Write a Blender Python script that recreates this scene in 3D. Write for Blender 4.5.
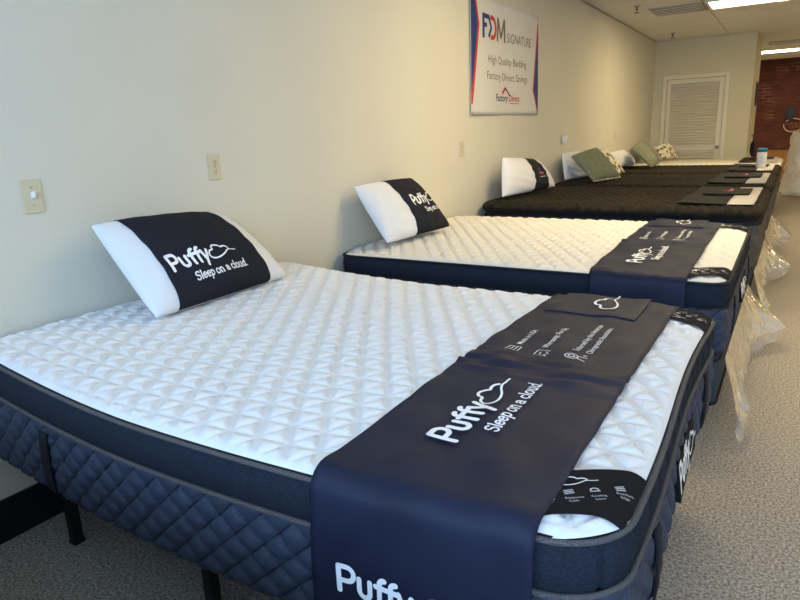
import bpy, math, random
import numpy as np
from mathutils import Vector, Matrix

# ------------------------------------------------------------------ scene, camera, light
for o in list(bpy.data.objects):
    bpy.data.objects.remove(o)
SC = bpy.context.scene
COL = SC.collection
PI = math.pi
FLOOR_TO_TOP = 0.68

def make_camera():
    f, yaw, pitch, roll = 630.09, -0.556653, -0.253358, -0.0387665
    fw = Vector((math.sin(yaw)*math.cos(pitch), math.cos(yaw)*math.cos(pitch), math.sin(pitch)))
    r = Vector((math.cos(yaw), -math.sin(yaw), 0))
    u = r.cross(fw)
    r2 = r*math.cos(roll) + u*math.sin(roll)
    u2 = r2.cross(fw)
    m = Matrix((r2, u2, -fw)).transposed().to_4x4()
    m.translation = Vector((2.2361, -0.9083, 0.6425+FLOOR_TO_TOP))
    c = bpy.data.cameras.new('camera')
    c.sensor_width = 36.0
    c.lens = 36.0*f/800.0
    c.clip_start = 0.02
    c.clip_end = 100
    o = bpy.data.objects.new('camera', c)
    COL.objects.link(o)
    o.matrix_world = m
    SC.camera = o
make_camera()

W = bpy.data.worlds.new('world')
SC.world = W
W.use_nodes = True
W.node_tree.nodes['Background'].inputs[0].default_value = (0.55, 0.72, 1.0, 1)
W.node_tree.nodes['Background'].inputs[1].default_value = 1.5
SC.view_settings.view_transform = 'Standard'
SC.view_settings.look = 'None'
SC.view_settings.gamma = 1.0
SC.view_settings.use_curve_mapping = False
SC.view_settings.exposure = 0.33

DAYLIGHT_POWER = 165.0
LAMP_STRENGTH = 24.0

def area_light(name, loc, rot, sx, sy, power, col):
    l = bpy.data.lights.new(name, 'AREA')
    l.shape = 'RECTANGLE'
    l.size, l.size_y = sx, sy
    l.energy = power
    l.color = col
    o = bpy.data.objects.new(name, l)
    COL.objects.link(o)
    o.location = loc
    o.rotation_euler = rot
    return o
# daylight entering by the shop window in the front wall (behind the camera)
area_light('daylight_front_window', (2.9, -3.03, 1.88), (PI/2, 0, 0), 4.6, 1.4, DAYLIGHT_POWER, (0.42, 0.65, 1.0))

# ------------------------------------------------------------------ materials
def mat(name, col, rough=0.8, noise=0.0, nscale=40.0, bump=0.0, bscale=300.0, metallic=0.0, spec=0.3, sheen=0.0, col2=None):
    m = bpy.data.materials.new(name)
    m.use_nodes = True
    nt = m.node_tree
    b = nt.nodes['Principled BSDF']
    b.inputs['Base Color'].default_value = (*col, 1)
    b.inputs['Roughness'].default_value = rough
    b.inputs['Metallic'].default_value = metallic
    b.inputs['Specular IOR Level'].default_value = spec
    if sheen:
        b.inputs['Sheen Weight'].default_value = sheen
        b.inputs['Sheen Roughness'].default_value = 0.5
    tc = nt.nodes.new('ShaderNodeTexCoord')
    if noise or col2:
        n = nt.nodes.new('ShaderNodeTexNoise')
        n.inputs['Scale'].default_value = nscale
        n.inputs['Detail'].default_value = 6
        nt.links.new(tc.outputs['Object'], n.inputs['Vector'])
        r = nt.nodes.new('ShaderNodeValToRGB')
        c2 = col2 if col2 else tuple(c*(1-noise) for c in col)
        r.color_ramp.elements[0].position = 0.35
        r.color_ramp.elements[1].position = 0.65
        r.color_ramp.elements[0].color = (*c2, 1)
        r.color_ramp.elements[1].color = (*col, 1)
        nt.links.new(n.outputs['Fac'], r.inputs['Fac'])
        nt.links.new(r.outputs['Color'], b.inputs['Base Color'])
    if bump:
        n2 = nt.nodes.new('ShaderNodeTexNoise')
        n2.inputs['Scale'].default_value = bscale
        n2.inputs['Detail'].default_value = 4
        nt.links.new(tc.outputs['Object'], n2.inputs['Vector'])
        bp = nt.nodes.new('ShaderNodeBump')
        bp.inputs['Strength'].default_value = bump
        bp.inputs['Distance'].default_value = 0.005
        nt.links.new(n2.outputs['Fac'], bp.inputs['Height'])
        nt.links.new(bp.outputs['Normal'], b.inputs['Normal'])
    return m

def emit_mat(name, col, strength):
    m = bpy.data.materials.new(name)
    m.use_nodes = True
    nt = m.node_tree
    b = nt.nodes['Principled BSDF']
    b.inputs['Base Color'].default_value = (*col, 1)
    b.inputs['Emission Color'].default_value = (*col, 1)
    b.inputs['Emission Strength'].default_value = strength
    return m

def film_mat(name, tint, amount, haze=0.12):
    m = bpy.data.materials.new(name)
    m.use_nodes = True
    nt = m.node_tree
    nt.nodes.remove(nt.nodes['Principled BSDF'])
    out = nt.nodes['Material Output']
    tr = nt.nodes.new('ShaderNodeBsdfTransparent')
    tr.inputs[0].default_value = (0.97, 0.98, 0.98, 1)
    gl = nt.nodes.new('ShaderNodeBsdfGlossy')
    gl.inputs['Roughness'].default_value = 0.16
    gl.inputs[0].default_value = (1, 1, 1, 1)
    df = nt.nodes.new('ShaderNodeBsdfDiffuse')
    df.inputs[0].default_value = (*tint, 1)
    fr = nt.nodes.new('ShaderNodeFresnel')
    fr.inputs['IOR'].default_value = 1.12
    ad = nt.nodes.new('ShaderNodeMath')
    ad.operation = 'ADD'
    ad.inputs[1].default_value = amount
    nt.links.new(fr.outputs[0], ad.inputs[0])
    m1 = nt.nodes.new('ShaderNodeMixShader')
    m1.inputs[0].default_value = haze
    nt.links.new(tr.outputs[0], m1.inputs[1])
    nt.links.new(df.outputs[0], m1.inputs[2])
    m2 = nt.nodes.new('ShaderNodeMixShader')
    nt.links.new(ad.outputs[0], m2.inputs[0])
    nt.links.new(m1.outputs[0], m2.inputs[1])
    nt.links.new(gl.outputs[0], m2.inputs[2])
    tc = nt.nodes.new('ShaderNodeTexCoord')
    n = nt.nodes.new('ShaderNodeTexNoise')
    n.inputs['Scale'].default_value = 14
    n.inputs['Detail'].default_value = 5
    bp = nt.nodes.new('ShaderNodeBump')
    bp.inputs['Strength'].default_value = 0.6
    bp.inputs['Distance'].default_value = 0.03
    nt.links.new(tc.outputs['Object'], n.inputs['Vector'])
    nt.links.new(n.outputs['Fac'], bp.inputs['Height'])
    nt.links.new(bp.outputs['Normal'], gl.inputs['Normal'])
    nt.links.new(m2.outputs[0], out.inputs['Surface'])
    return m

def weave_mat(name, ca, cb, scale):
    """two-tone woven tape"""
    m = mat(name, ca, 0.8)
    nt = m.node_tree
    tc = nt.nodes.new('ShaderNodeTexCoord')
    ck = nt.nodes.new('ShaderNodeTexChecker')
    ck.inputs['Scale'].default_value = scale
    ck.inputs['Color1'].default_value = (*ca, 1)
    ck.inputs['Color2'].default_value = (*cb, 1)
    mp = nt.nodes.new('ShaderNodeMapping')
    mp.inputs['Rotation'].default_value = (0.6, 0.5, 0.78)
    nt.links.new(tc.outputs['Object'], mp.inputs['Vector'])
    nt.links.new(mp.outputs['Vector'], ck.inputs['Vector'])
    nt.links.new(ck.outputs['Color'], nt.nodes['Principled BSDF'].inputs['Base Color'])
    return m

def brick_mat():
    m = mat('red_brick', (0.16, 0.045, 0.03), 0.9)
    nt = m.node_tree
    tc = nt.nodes.new('ShaderNodeTexCoord')
    sp = nt.nodes.new('ShaderNodeSeparateXYZ')
    cb = nt.nodes.new('ShaderNodeCombineXYZ')
    nt.links.new(tc.outputs['Object'], sp.inputs[0])
    nt.links.new(sp.outputs['X'], cb.inputs['X'])
    nt.links.new(sp.outputs['Z'], cb.inputs['Y'])
    br = nt.nodes.new('ShaderNodeTexBrick')
    br.inputs['Scale'].default_value = 1.0
    br.inputs['Brick Width'].default_value = 0.21
    br.inputs['Row Height'].default_value = 0.075
    br.inputs['Mortar Size'].default_value = 0.008
    br.inputs['Color1'].default_value = (0.10, 0.030, 0.021, 1)
    br.inputs['Color2'].default_value = (0.060, 0.019, 0.015, 1)
    nt.links.new(cb.outputs[0], br.inputs['Vector'])
    n = nt.nodes.new('ShaderNodeTexNoise')
    n.inputs['Scale'].default_value = 2.2
    nt.links.new(cb.outputs[0], n.inputs['Vector'])
    r = nt.nodes.new('ShaderNodeValToRGB')
    r.color_ramp.elements[0].position = 0.55
    r.color_ramp.elements[0].color = (0.075, 0.026, 0.019, 1)
    r.color_ramp.elements[1].position = 0.78
    r.color_ramp.elements[1].color = (0.30, 0.19, 0.12, 1)
    nt.links.new(n.outputs['Fac'], r.inputs['Fac'])
    nt.links.new(r.outputs['Color'], br.inputs['Mortar'])
    b = nt.nodes['Principled BSDF']
    nt.links.new(br.outputs['Color'], b.inputs['Base Color'])
    bp = nt.nodes.new('ShaderNodeBump')
    bp.inputs['Strength'].default_value = 0.6
    bp.inputs['Distance'].default_value = 0.01
    nt.links.new(br.outputs['Fac'], bp.inputs['Height'])
    bp.invert = True
    nt.links.new(bp.outputs['Normal'], b.inputs['Normal'])
    return m

def leaf_mat():
    m = mat('leaf_print', (0.72, 0.66, 0.48), 0.9)
    nt = m.node_tree
    tc = nt.nodes.new('ShaderNodeTexCoord')
    v = nt.nodes.new('ShaderNodeTexVoronoi')
    v.inputs['Scale'].default_value = 16
    r = nt.nodes.new('ShaderNodeValToRGB')
    r.color_ramp.interpolation = 'CONSTANT'
    r.color_ramp.elements[0].color = (0.13, 0.17, 0.10, 1)
    r.color_ramp.elements[1].position = 0.43
    r.color_ramp.elements[1].color = (0.74, 0.68, 0.5, 1)
    nt.links.new(tc.outputs['Object'], v.inputs['Vector'])
    nt.links.new(v.outputs['Distance'], r.inputs['Fac'])
    nt.links.new(r.outputs['Color'], nt.nodes['Principled BSDF'].inputs['Base Color'])
    return m

M = dict(
    wall=mat('cream_wall_paint', (0.68, 0.645, 0.53), 0.75, noise=0.03, nscale=1.5, bump=0.06, bscale=160),
    carpet=mat('beige_grey_carpet', (0.50, 0.45, 0.39), 1.0, nscale=110, col2=(0.17, 0.15, 0.125), bump=1.0, bscale=130, spec=0.05),
    tile=mat('ceiling_tile', (0.84, 0.81, 0.75), 0.95, noise=0.05, nscale=60, bump=0.1, bscale=200),
    tbar=mat('ceiling_grid_metal', (0.60, 0.57, 0.50), 0.6),
    black_trim=mat('black_baseboard', (0.006, 0.007, 0.010), 0.5),
    closet=mat('lamp_tinted_closet_paint', (0.64, 0.58, 0.40), 0.8, noise=0.03, nscale=2),  # cream made yellower: the warm lamp tint is put into the base colour
    door=mat('cream_door_enamel', (0.74, 0.68, 0.52), 0.5),
    brick=brick_mat(),
    panel=mat('orange_wood_panel', (0.34, 0.17, 0.055), 0.6, noise=0.3, nscale=6),
    steel=mat('brushed_steel', (0.45, 0.42, 0.36), 0.35, metallic=1.0),
    white_fab=mat('white_quilted_knit', (0.77, 0.765, 0.755), 0.95, noise=0.04, nscale=25, bump=0.25, bscale=450, spec=0.1, sheen=0.2),
    white_top2=mat('ivory_quilted_knit', (0.72, 0.69, 0.615), 0.95, noise=0.04, nscale=25, bump=0.25, bscale=450, spec=0.1),
    pillow_white=mat('white_pillow_cotton', (0.74, 0.74, 0.74), 0.95, bump=0.2, bscale=60, spec=0.1, sheen=0.2),
    cream_sheet=mat('cream_sheet', (0.72, 0.68, 0.56), 0.95, bump=0.2, bscale=80),
    navy=mat('navy_border_knit', (0.022, 0.028, 0.042), 0.95, nscale=220, col2=(0.012, 0.016, 0.025), bump=0.3, bscale=500, spec=0.12),
    navy_q=mat('navy_quilted_satin', (0.042, 0.054, 0.088), 0.6, nscale=160, col2=(0.032, 0.042, 0.070), bump=0.2, bscale=500, spec=0.3),
    runner=mat('navy_runner_cloth', (0.013, 0.017, 0.038), 0.6, nscale=9, col2=(0.010, 0.013, 0.031), bump=0.1, bscale=700, spec=0.22),
    sleeve=mat('charcoal_navy_sleeve', (0.018, 0.019, 0.026), 0.9, bump=0.15, bscale=500, spec=0.12),
    piping=weave_mat('grey_black_woven_tape', (0.12, 0.115, 0.11), (0.035, 0.035, 0.04), 420.0),
    strap=mat('black_webbing', (0.008, 0.009, 0.013), 0.8, bump=0.3, bscale=600),
    label=mat('black_satin_label', (0.010, 0.010, 0.013), 0.85, spec=0.1),
    ink=mat('white_print', (0.86, 0.88, 0.90), 0.8),
    grey_ink=mat('grey_print', (0.30, 0.28, 0.27), 0.8),
    soft_ink=mat('pale_grey_print', (0.55, 0.57, 0.60), 0.8),
    metal_black=mat('black_steel', (0.006, 0.006, 0.007), 0.45, spec=0.4),
    brown=mat('dark_brown_quilt', (0.030, 0.025, 0.017), 0.85, nscale=30, col2=(0.015, 0.012, 0.008), bump=0.2, bscale=300, spec=0.12),
    brown_side=mat('charcoal_mattress_side', (0.075, 0.072, 0.066), 0.9, noise=0.3, nscale=20),
    gusset=mat('shadow_gap_gusset', (0.006, 0.007, 0.010), 0.8),  # its black carries the shadow gap under the pillow top
    box_fab=mat('slate_foundation_fabric', (0.050, 0.066, 0.092), 0.9, noise=0.3, nscale=60),
    black_cloth=mat('black_runner_cloth', (0.013, 0.014, 0.014), 0.9, bump=0.2, bscale=400),
    grey_cloth=mat('pale_grey_runner_band', (0.50, 0.48, 0.44), 0.9, bump=0.2, bscale=400),
    olive=mat('sage_green_linen', (0.19, 0.205, 0.13), 0.95, noise=0.15, nscale=30, bump=0.4, bscale=120),
    fringe=mat('cream_fringe', (0.62, 0.55, 0.36), 0.95),
    leaf=leaf_mat(),
    film=film_mat('clear_plastic_film', (0.90, 0.92, 0.94), 0.06, 0.22),
    film_thick=film_mat('milky_plastic_wrap', (0.95, 0.93, 0.86), 0.05, 0.60),
    plate=mat('ivory_plastic', (0.62, 0.55, 0.37), 0.45),
    plate_white=mat('white_plastic', (0.80, 0.80, 0.78), 0.4),
    slot=mat('dark_slot', (0.02, 0.018, 0.015), 0.6),
    banner=mat('white_banner_vinyl', (0.70, 0.68, 0.64), 0.7, noise=0.03, nscale=4),
    b_navy=mat('banner_navy_ink', (0.020, 0.045, 0.17), 0.7),
    b_red=mat('banner_red_ink', (0.55, 0.045, 0.035), 0.7),
    b_dark=mat('banner_dark_ink', (0.035, 0.035, 0.06), 0.7),
    b_grey=mat('banner_grey_ink', (0.17, 0.135, 0.125), 0.7),
    red_ink=mat('red_print', (0.55, 0.04, 0.06), 0.7),
    blue_ink=mat('blue_print', (0.05, 0.12, 0.45), 0.7),
    teal=mat('blue_cap_plastic', (0.02, 0.17, 0.30), 0.4),
    vent=mat('vent_metal', (0.42, 0.39, 0.33), 0.5),
    vent_dark=mat('vent_shadow_metal', (0.20, 0.18, 0.15), 0.7),
    lens=emit_mat('lamp_diffuser', (1.0, 0.80, 0.48), LAMP_STRENGTH),
    winframe=mat('dark_window_frame', (0.03, 0.03, 0.035), 0.4),
    glass=film_mat('window_glass', (0.9, 0.95, 1.0), 0.02, 0.0),
)

# ------------------------------------------------------------------ mesh helpers
def link(o, parent=None):
    COL.objects.link(o)
    if parent is not None:
        o.parent = parent
    return o

def mesh_obj(name, verts, faces, m, parent=None, smooth=False):
    me = bpy.data.meshes.new(name)
    me.from_pydata([tuple(v) for v in verts], [], [tuple(f) for f in faces])
    me.update()
    if smooth:
        me.polygons.foreach_set('use_smooth', [True]*len(me.polygons))
    me.materials.append(m)
    return link(bpy.data.objects.new(name, me), parent)

def grid_obj(name, P, m, parent=None, smooth=True, wrap=False, extra=None, flip=False):
    """P: numpy (n, k, 3) grid"""
    n, k, _ = P.shape
    idx = np.arange(n*k).reshape(n, k)
    if wrap:
        idx = np.vstack([idx, idx[:1]])
    a, b, c, d = idx[:-1, :-1].ravel(), idx[1:, :-1].ravel(), idx[1:, 1:].ravel(), idx[:-1, 1:].ravel()
    F = np.stack([a, b, c, d], 1)
    if flip:
        F = F[:, ::-1]
    faces = F.tolist()
    if extra:
        faces += extra(idx)
    return mesh_obj(name, P.reshape(-1, 3).tolist(), faces, m, parent, smooth)

def box_vf(x0, x1, y0, y1, z0, z1, bev=0.0):
    if bev <= 0:
        v = [(x, y, z) for z in (z0, z1) for y in (y0, y1) for x in (x0, x1)]
        f = [(0, 2, 3, 1), (4, 5, 7, 6), (0, 1, 5, 4), (2, 6, 7, 3), (0, 4, 6, 2), (1, 3, 7, 5)]
        return v, f
    import bmesh
    bm = bmesh.new()
    bmesh.ops.create_cube(bm, size=1.0)
    for q in bm.verts:
        q.co.x = x0 if q.co.x < 0 else x1
        q.co.y = y0 if q.co.y < 0 else y1
        q.co.z = z0 if q.co.z < 0 else z1
    bmesh.ops.bevel(bm, geom=list(bm.edges), offset=bev, segments=2, affect='EDGES', profile=0.5)
    bm.verts.index_update()
    v = [tuple(q.co) for q in bm.verts]
    f = [tuple(q.index for q in p.verts) for p in bm.faces]
    bm.free()
    return v, f

def join(*vfs):
    V, F = [], []
    for v, f in vfs:
        o = len(V)
        V += list(v)
        F += [tuple(i+o for i in p) for p in f]
    return V, F

def box(name, x0, x1, y0, y1, z0, z1, m, parent=None, bev=0.0):
    v, f = box_vf(x0, x1, y0, y1, z0, z1, bev)
    return mesh_obj(name, v, f, m, parent)

def tube_vf(pts, r, seg=8, closed=False):
    pts = [Vector(p) for p in pts]
    n = len(pts)
    V, F = [], []
    for i, p in enumerate(pts):
        if closed:
            t = pts[(i+1) % n]-pts[i-1]
        else:
            t = pts[min(i+1, n-1)]-pts[max(i-1, 0)]
        t.normalize()
        up = Vector((0, 0, 1)) if abs(t.z) < 0.95 else Vector((1, 0, 0))
        a = t.cross(up).normalized()
        b = a.cross(t)
        rr = r[i] if isinstance(r, (list, tuple)) else r
        for k in range(seg):
            q = 2*PI*k/seg
            V.append(tuple(p+a*rr*math.cos(q)+b*rr*math.sin(q)))
    m = n if closed else n-1
    for i in range(m):
        j = (i+1) % n
        for k in range(seg):
            l = (k+1) % seg
            F.append((i*seg+k, i*seg+l, j*seg+l, j*seg+k))
    if not closed:
        F.append(tuple(range(seg-1, -1, -1)))
        F.append(tuple((n-1)*seg+k for k in range(seg)))
    return V, F

def tube(name, pts, r, m, parent=None, seg=8, closed=False):
    v, f = tube_vf(pts, r, seg, closed)
    return mesh_obj(name, v, f, m, parent, True)

def lathe_vf(prof, seg=20, c=(0, 0, 0), axis='z'):
    V, F = [], []
    for r, h in prof:
        for k in range(seg):
            q = 2*PI*k/seg
            p = (r*math.cos(q), r*math.sin(q), h)
            if axis == 'x':
                p = (h, r*math.cos(q), r*math.sin(q))
            if axis == 'y':
                p = (r*math.sin(q), h, r*math.cos(q))
            V.append((p[0]+c[0], p[1]+c[1], p[2]+c[2]))
    for i in range(len(prof)-1):
        for k in range(seg):
            l = (k+1) % seg
            F.append((i*seg+k, i*seg+l, (i+1)*seg+l, (i+1)*seg+k))
    F.append(tuple(range(seg-1, -1, -1)))
    F.append(tuple((len(prof)-1)*seg+k for k in range(seg)))
    return V, F

def lathe(name, prof, m, parent=None, seg=20, c=(0, 0, 0), axis='z', smooth=True):
    v, f = lathe_vf(prof, seg, c, axis)
    return mesh_obj(name, v, f, m, parent, smooth)

def tag(o, label=None, cat=None, group=None, kind=None):
    if label: o['label'] = label
    if cat: o['category'] = cat
    if group: o['group'] = group
    if kind: o['kind'] = kind
    return o

def empty(name, loc=(0, 0, 0), rz=0.0):
    o = bpy.data.objects.new(name, None)
    o.empty_display_size = 0.1
    COL.objects.link(o)
    o.location = loc
    o.rotation_euler = (0, 0, rz)
    return o

def copy_tree(o, parent=None):
    c = o.copy()
    COL.objects.link(c)
    c.parent = parent
    for ch in list(o.children):
        copy_tree(ch, c)
    return c

# ------------------------------------------------------------------ lettering
def catmull(pts, n=8, closed=False):
    P = [Vector((p[0], p[1])) for p in pts]
    m = len(P)
    out = []
    rng = range(m) if closed else range(m-1)
    for i in rng:
        if closed:
            a, b, c, d = P[i-1], P[i], P[(i+1) % m], P[(i+2) % m]
        else:
            a, b, c, d = P[max(i-1, 0)], P[i], P[i+1], P[min(i+2, m-1)]
        for k in range(n):
            t = k/n
            out.append(0.5*((2*b)+(c-a)*t+(2*a-5*b+4*c-d)*t*t+(3*b-a-3*c+d)*t*t*t))
    if not closed:
        out.append(P[-1])
    return [(p.x, p.y) for p in out]

def stroke_vf(pts, w, cap=True, w1=None):
    """flat ribbon with rounded ends in 2D; returns 2D verts and faces"""
    pts = [Vector((p[0], p[1])) for p in pts]
    n = len(pts)
    V, F = [], []
    for i, p in enumerate(pts):
        t = (pts[min(i+1, n-1)]-pts[max(i-1, 0)])
        if t.length < 1e-9: t = Vector((1, 0))
        t.normalize()
        nn = Vector((-t.y, t.x))
        ww = w if w1 is None else w+(w1-w)*i/(n-1)
        V += [(p+nn*ww/2)[:], (p-nn*ww/2)[:]]
    for i in range(n-1):
        F.append((2*i, 2*i+1, 2*i+3, 2*i+2))
    if cap:
        for p, ww in ((pts[0], w), (pts[-1], w if w1 is None else w1)):
            o = len(V)
            V += [(p.x+ww/2*math.cos(2*PI*k/10), p.y+ww/2*math.sin(2*PI*k/10)) for k in range(10)]
            F.append(tuple(range(o, o+10)))
    return V, F

def arc(cx, cy, rx, ry, a0, a1, n=10):
    return [(cx+rx*math.cos(math.radians(a0+(a1-a0)*i/n)), cy+ry*math.sin(math.radians(a0+(a1-a0)*i/n))) for i in range(n+1)]

def line(a, b, n=4):
    return [(a[0]+(b[0]-a[0])*i/n, a[1]+(b[1]-a[1])*i/n) for i in range(n+1)]

# rounded display letters (cap height 1): list of strokes, advance
ROUND = {
    'P': ([line((0, 0), (0, 1)), line((0, 1), (.33, 1), 2)+arc(.33, .72, .27, .28, 90, -90)+line((.3, .44), (0, .44), 2)], .82),
    'u': ([line((0, .68), (0, .26), 3)+arc(.22, .24, .22, .22, 180, 360)+line((.44, .26), (.44, .68), 3)], .70),
    'f': ([line((.14, 0), (.14, .74))+arc(.36, .76, .22, .2, 180, 95, 6), line((-.02, .64), (.36, .64), 2)], .46),
    'y': ([line((0, .68), (.25, .05)), line((.5, .68), (.12, -.28), 5)], .62),
}
# serif letters (x-height about .66)
def serif(x, y, w=.26):
    return ('s', line((x-w/2, y), (x+w/2, y), 2))
SERIF = {
    'S': ([arc(.28, .75, .24, .22, 20, 270, 10)+arc(.28, .27, .26, .26, 90, -160, 10)], .66),
    'l': ([line((.14, 0), (.14, 1)), serif(.14, .03), ('s', line((.0, .97), (.14, .97), 2))], .34),
    'e': ([line((.06, .35), (.5, .35), 3)+arc(.28, .33, .24, .31, 8, 320, 14)], .62),
    'p': ([line((.12, .66), (.12, -.3)), arc(.34, .33, .22, .3, 150, -150, 12), serif(.12, -.28), ('s', line((0, .64), (.12, .64), 2))], .68),
    'o': ([arc(.3, .33, .26, .31, 0, 360, 16)], .68),
    'n': ([line((.12, 0), (.12, .66)), arc(.33, .42, .2, .22, 170, 0, 8)+line((.53, .4), (.53, 0), 3), serif(.12, .03), serif(.53, .03), ('s', line((0, .64), (.12, .64), 2))], .76),
    'a': ([arc(.27, .46, .2, .18, 150, 0, 8)+line((.47, .44), (.47, .03), 3), arc(.27, .2, .2, .18, 60, 330, 10), ('s', line((.47, .03), (.6, .03), 2))], .68),
    'c': ([arc(.3, .33, .25, .31, 45, 315, 14)], .58),
    'u': ([line((.12, .64), (.12, .25), 3)+arc(.31, .22, .19, .2, 180, 360, 8), line((.5, .66), (.5, .0), 4), ('s', line((0, .64), (.12, .64), 2)), ('s', line((.38, .64), (.5, .64), 2)), ('s', line((.5, .03), (.62, .03), 2))], .72),
    'd': ([line((.5, 1), (.5, 0)), arc(.29, .33, .22, .3, 30, 330, 12), ('s', line((.37, .97), (.5, .97), 2)), ('s', line((.5, .03), (.62, .03), 2))], .72),
    '.': ([line((.08, .05), (.1, .05), 1)], .26),
    ' ': ([], .30),
}
CLOUD = catmull([(1.28, .50), (1.2, .64), (1.03, .70), (.90, .66), (.80, .84), (.60, .95), (.40, .86), (.33, .64), (.13, .58), (.0, .36), (.08, .12), (.3, .0), (.6, .02), (.86, .13), (1.1, .30), (1.3, .36), (1.5, .31), (1.75, .30)], 5)
CLOUD = [(p[0]*1.27, p[1]*.86) for p in CLOUD]

def stroke_text(txt, table, h, w, x0=0.0, y0=0.0, sw=None):
    out = []
    x = x0
    for ch in txt:
        strokes, adv = table[ch]
        for s in strokes:
            if isinstance(s, tuple) and s[0] == 's':
                out.append(stroke_vf([(x+p[0]*h, y0+p[1]*h) for p in s[1]], (sw or w*.5)*h, False))
            else:
                out.append(stroke_vf([(x+p[0]*h, y0+p[1]*h) for p in s], w*h))
        x += adv*h
    return out, x

def cloud_at(x, y, h, w=.12):
    return [stroke_vf([(x+p[0]*h, y+p[1]*h) for p in CLOUD], w*h, True, w*h*.6)]

def puffy_logo(x, y, h):
    """word, cloud and tag line; origin = baseline left; returns list of 2D vf"""
    a, xe = stroke_text('Puffy', ROUND, h, .205, x+.1*h, y)
    a += cloud_at(xe-.04*h, y-.0*h, h*1.10, .125)
    b, _ = stroke_text('Sleep on a cloud.', SERIF, h*.50, .16, x+1.25*h, y-h*.98, .10)
    return a, b

_font_cache = {}
def font_vf(txt, size, x=0.0, y=0.0, bold=0.0, sx=1.0):
    key = (txt, bold)
    if key not in _font_cache:
        cu = bpy.data.curves.new('lettering', 'FONT')
        cu.body = txt
        cu.size = 1.0
        cu.offset = bold
        cu.resolution_u = 3
        o = bpy.data.objects.new('lettering', cu)
        COL.objects.link(o)
        bpy.context.view_layer.update()
        dg = bpy.context.evaluated_depsgraph_get()
        me = bpy.data.meshes.new_from_object(o.evaluated_get(dg))
        V = [(v.co.x, v.co.y) for v in me.vertices]
        F = [tuple(p.vertices) for p in me.polygons]
        bpy.data.objects.remove(o)
        bpy.data.curves.remove(cu)
        bpy.data.meshes.remove(me)
        _font_cache[key] = (V, F)
    V, F = _font_cache[key]
    return [(x+v[0]*size*sx, y+v[1]*size) for v in V], F

def font_width(txt, bold=0.0):
    V, _ = font_vf(txt, 1.0, bold=bold)
    return max(v[0] for v in V)

def font_fit(txt, x0, x1, y, h, bold=0.0):
    """text squeezed to run from x0 to x1, cap height h"""
    size = h/0.70
    w = font_width(txt, bold)*size
    return font_vf(txt, size, x0, y, bold, (x1-x0)/w)

def decal(name, vfs, surf, m, parent=None):
    V, F = join(*vfs)
    return mesh_obj(name, [surf(p[0], p[1]) for p in V], F, m, parent)

# ------------------------------------------------------------------ room
ROOM_X, Y0, Y1, CEIL = 5.6, -3.0, 17.0, 2.74
tag(box('floor', -0.15, ROOM_X+.15, Y0-.15, Y1+.15, -0.1, 0, M['carpet']), kind='structure')
tag(box('wall_left', -0.15, 0, Y0-.15, Y1+.15, 0, CEIL+.1, M['wall']), kind='structure')
tag(box('wall_right', ROOM_X, ROOM_X+.15, Y0-.15, Y1+.15, 0, CEIL+.1, M['wall']), kind='structure')
# front wall with the shop window, behind the camera
wx0, wx1, wz0, wz1 = 0.6, 5.2, 1.15, 2.6
v, f = join(box_vf(0, wx0, Y0-.15, Y0, 0, CEIL+.1), box_vf(wx1, ROOM_X, Y0-.15, Y0, 0, CEIL+.1),
            box_vf(wx0, wx1, Y0-.15, Y0, 0, wz0), box_vf(wx0, wx1, Y0-.15, Y0, wz1, CEIL+.1))
tag(mesh_obj('wall_front', v, f, M['wall']), kind='structure')
wi = tag(empty('window_1', (wx0, Y0, wz0)), kind='structure')
ww, wh = wx1-wx0, wz1-wz0
for a, b, c, d in ((0, ww, 0, .05), (0, ww, wh-.05, wh), (0, .05, .05, wh-.05), (ww-.05, ww, .05, wh-.05), (ww/2-.025, ww/2+.025, .05, wh-.05)):
    box('window_frame', a, b, -.12, -.05, c, d, M['winframe'], wi)
box('pane', .05, ww/2-.025, -.09, -.084, .05, wh-.05, M['glass'], wi)
box('pane', ww/2+.025, ww-.05, -.09, -.084, .05, wh-.05, M['glass'], wi)
# far brick wall and wood panelling below it
tag(box('wall_brick', 0, ROOM_X, Y1, Y1+.15, 0, CEIL+.1, M['brick']), kind='structure')
pn = tag(empty('trim_1', (1.5, Y1, 0)), kind='structure')
for i in range(8):
    box('panel', i*.5+.003, i*.5+.497, -.022, 0, 0.02, .645, M['panel'], pn)
box('cap_rail', 0, 4.0, -.04, 0, .645, .675, M['panel'], pn)
# closet block with louvered door
CX, CY = 1.54, 11.38
dx0, dx1, dz = 0.225, 1.135, 2.10
v, f = join(box_vf(0, dx0-.0, CY, CY+.1, 0, CEIL), box_vf(dx1, CX, CY, CY+.1, 0, CEIL), box_vf(dx0, dx1, CY, CY+.1, dz, CEIL),
            box_vf(CX-.1, CX, CY+.1, 13.0, 0, CEIL))
tag(mesh_obj('wall_closet', v, f, M['closet']), kind='structure')
tag(box('baseboard_left', 0, .014, Y0, CY, 0, .153, M['black_trim'], bev=.003), kind='structure')
tag(box('baseboard_closet', dx1+.07, CX, CY-.014, CY, 0, .1, M['closet']), kind='structure')
d = tag(empty('door_1', (dx0, CY, 0)), kind='structure')
dw = dx1-dx0
for a, b, c, e in ((-.065, 0, 0, dz+.065), (dw, dw+.065, 0, dz+.065), (0, dw, dz, dz+.065)):
    box('door_casing', a, b, -.022, .0, c, e, M['door'], d, .004)
for a, b, c, e in ((.006, .065, .01, dz-.006), (dw-.085, dw-.006, .01, dz-.006)):
    box('stile', a, b, .012, .047, c, e, M['door'], d, .003)
for c, e in ((dz-.075, dz-.006), (.90, .97), (.01, .22)):
    box('rail', .065, dw-.085, .012, .047, c, e, M['door'], d, .003)
sl_me = None
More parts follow.
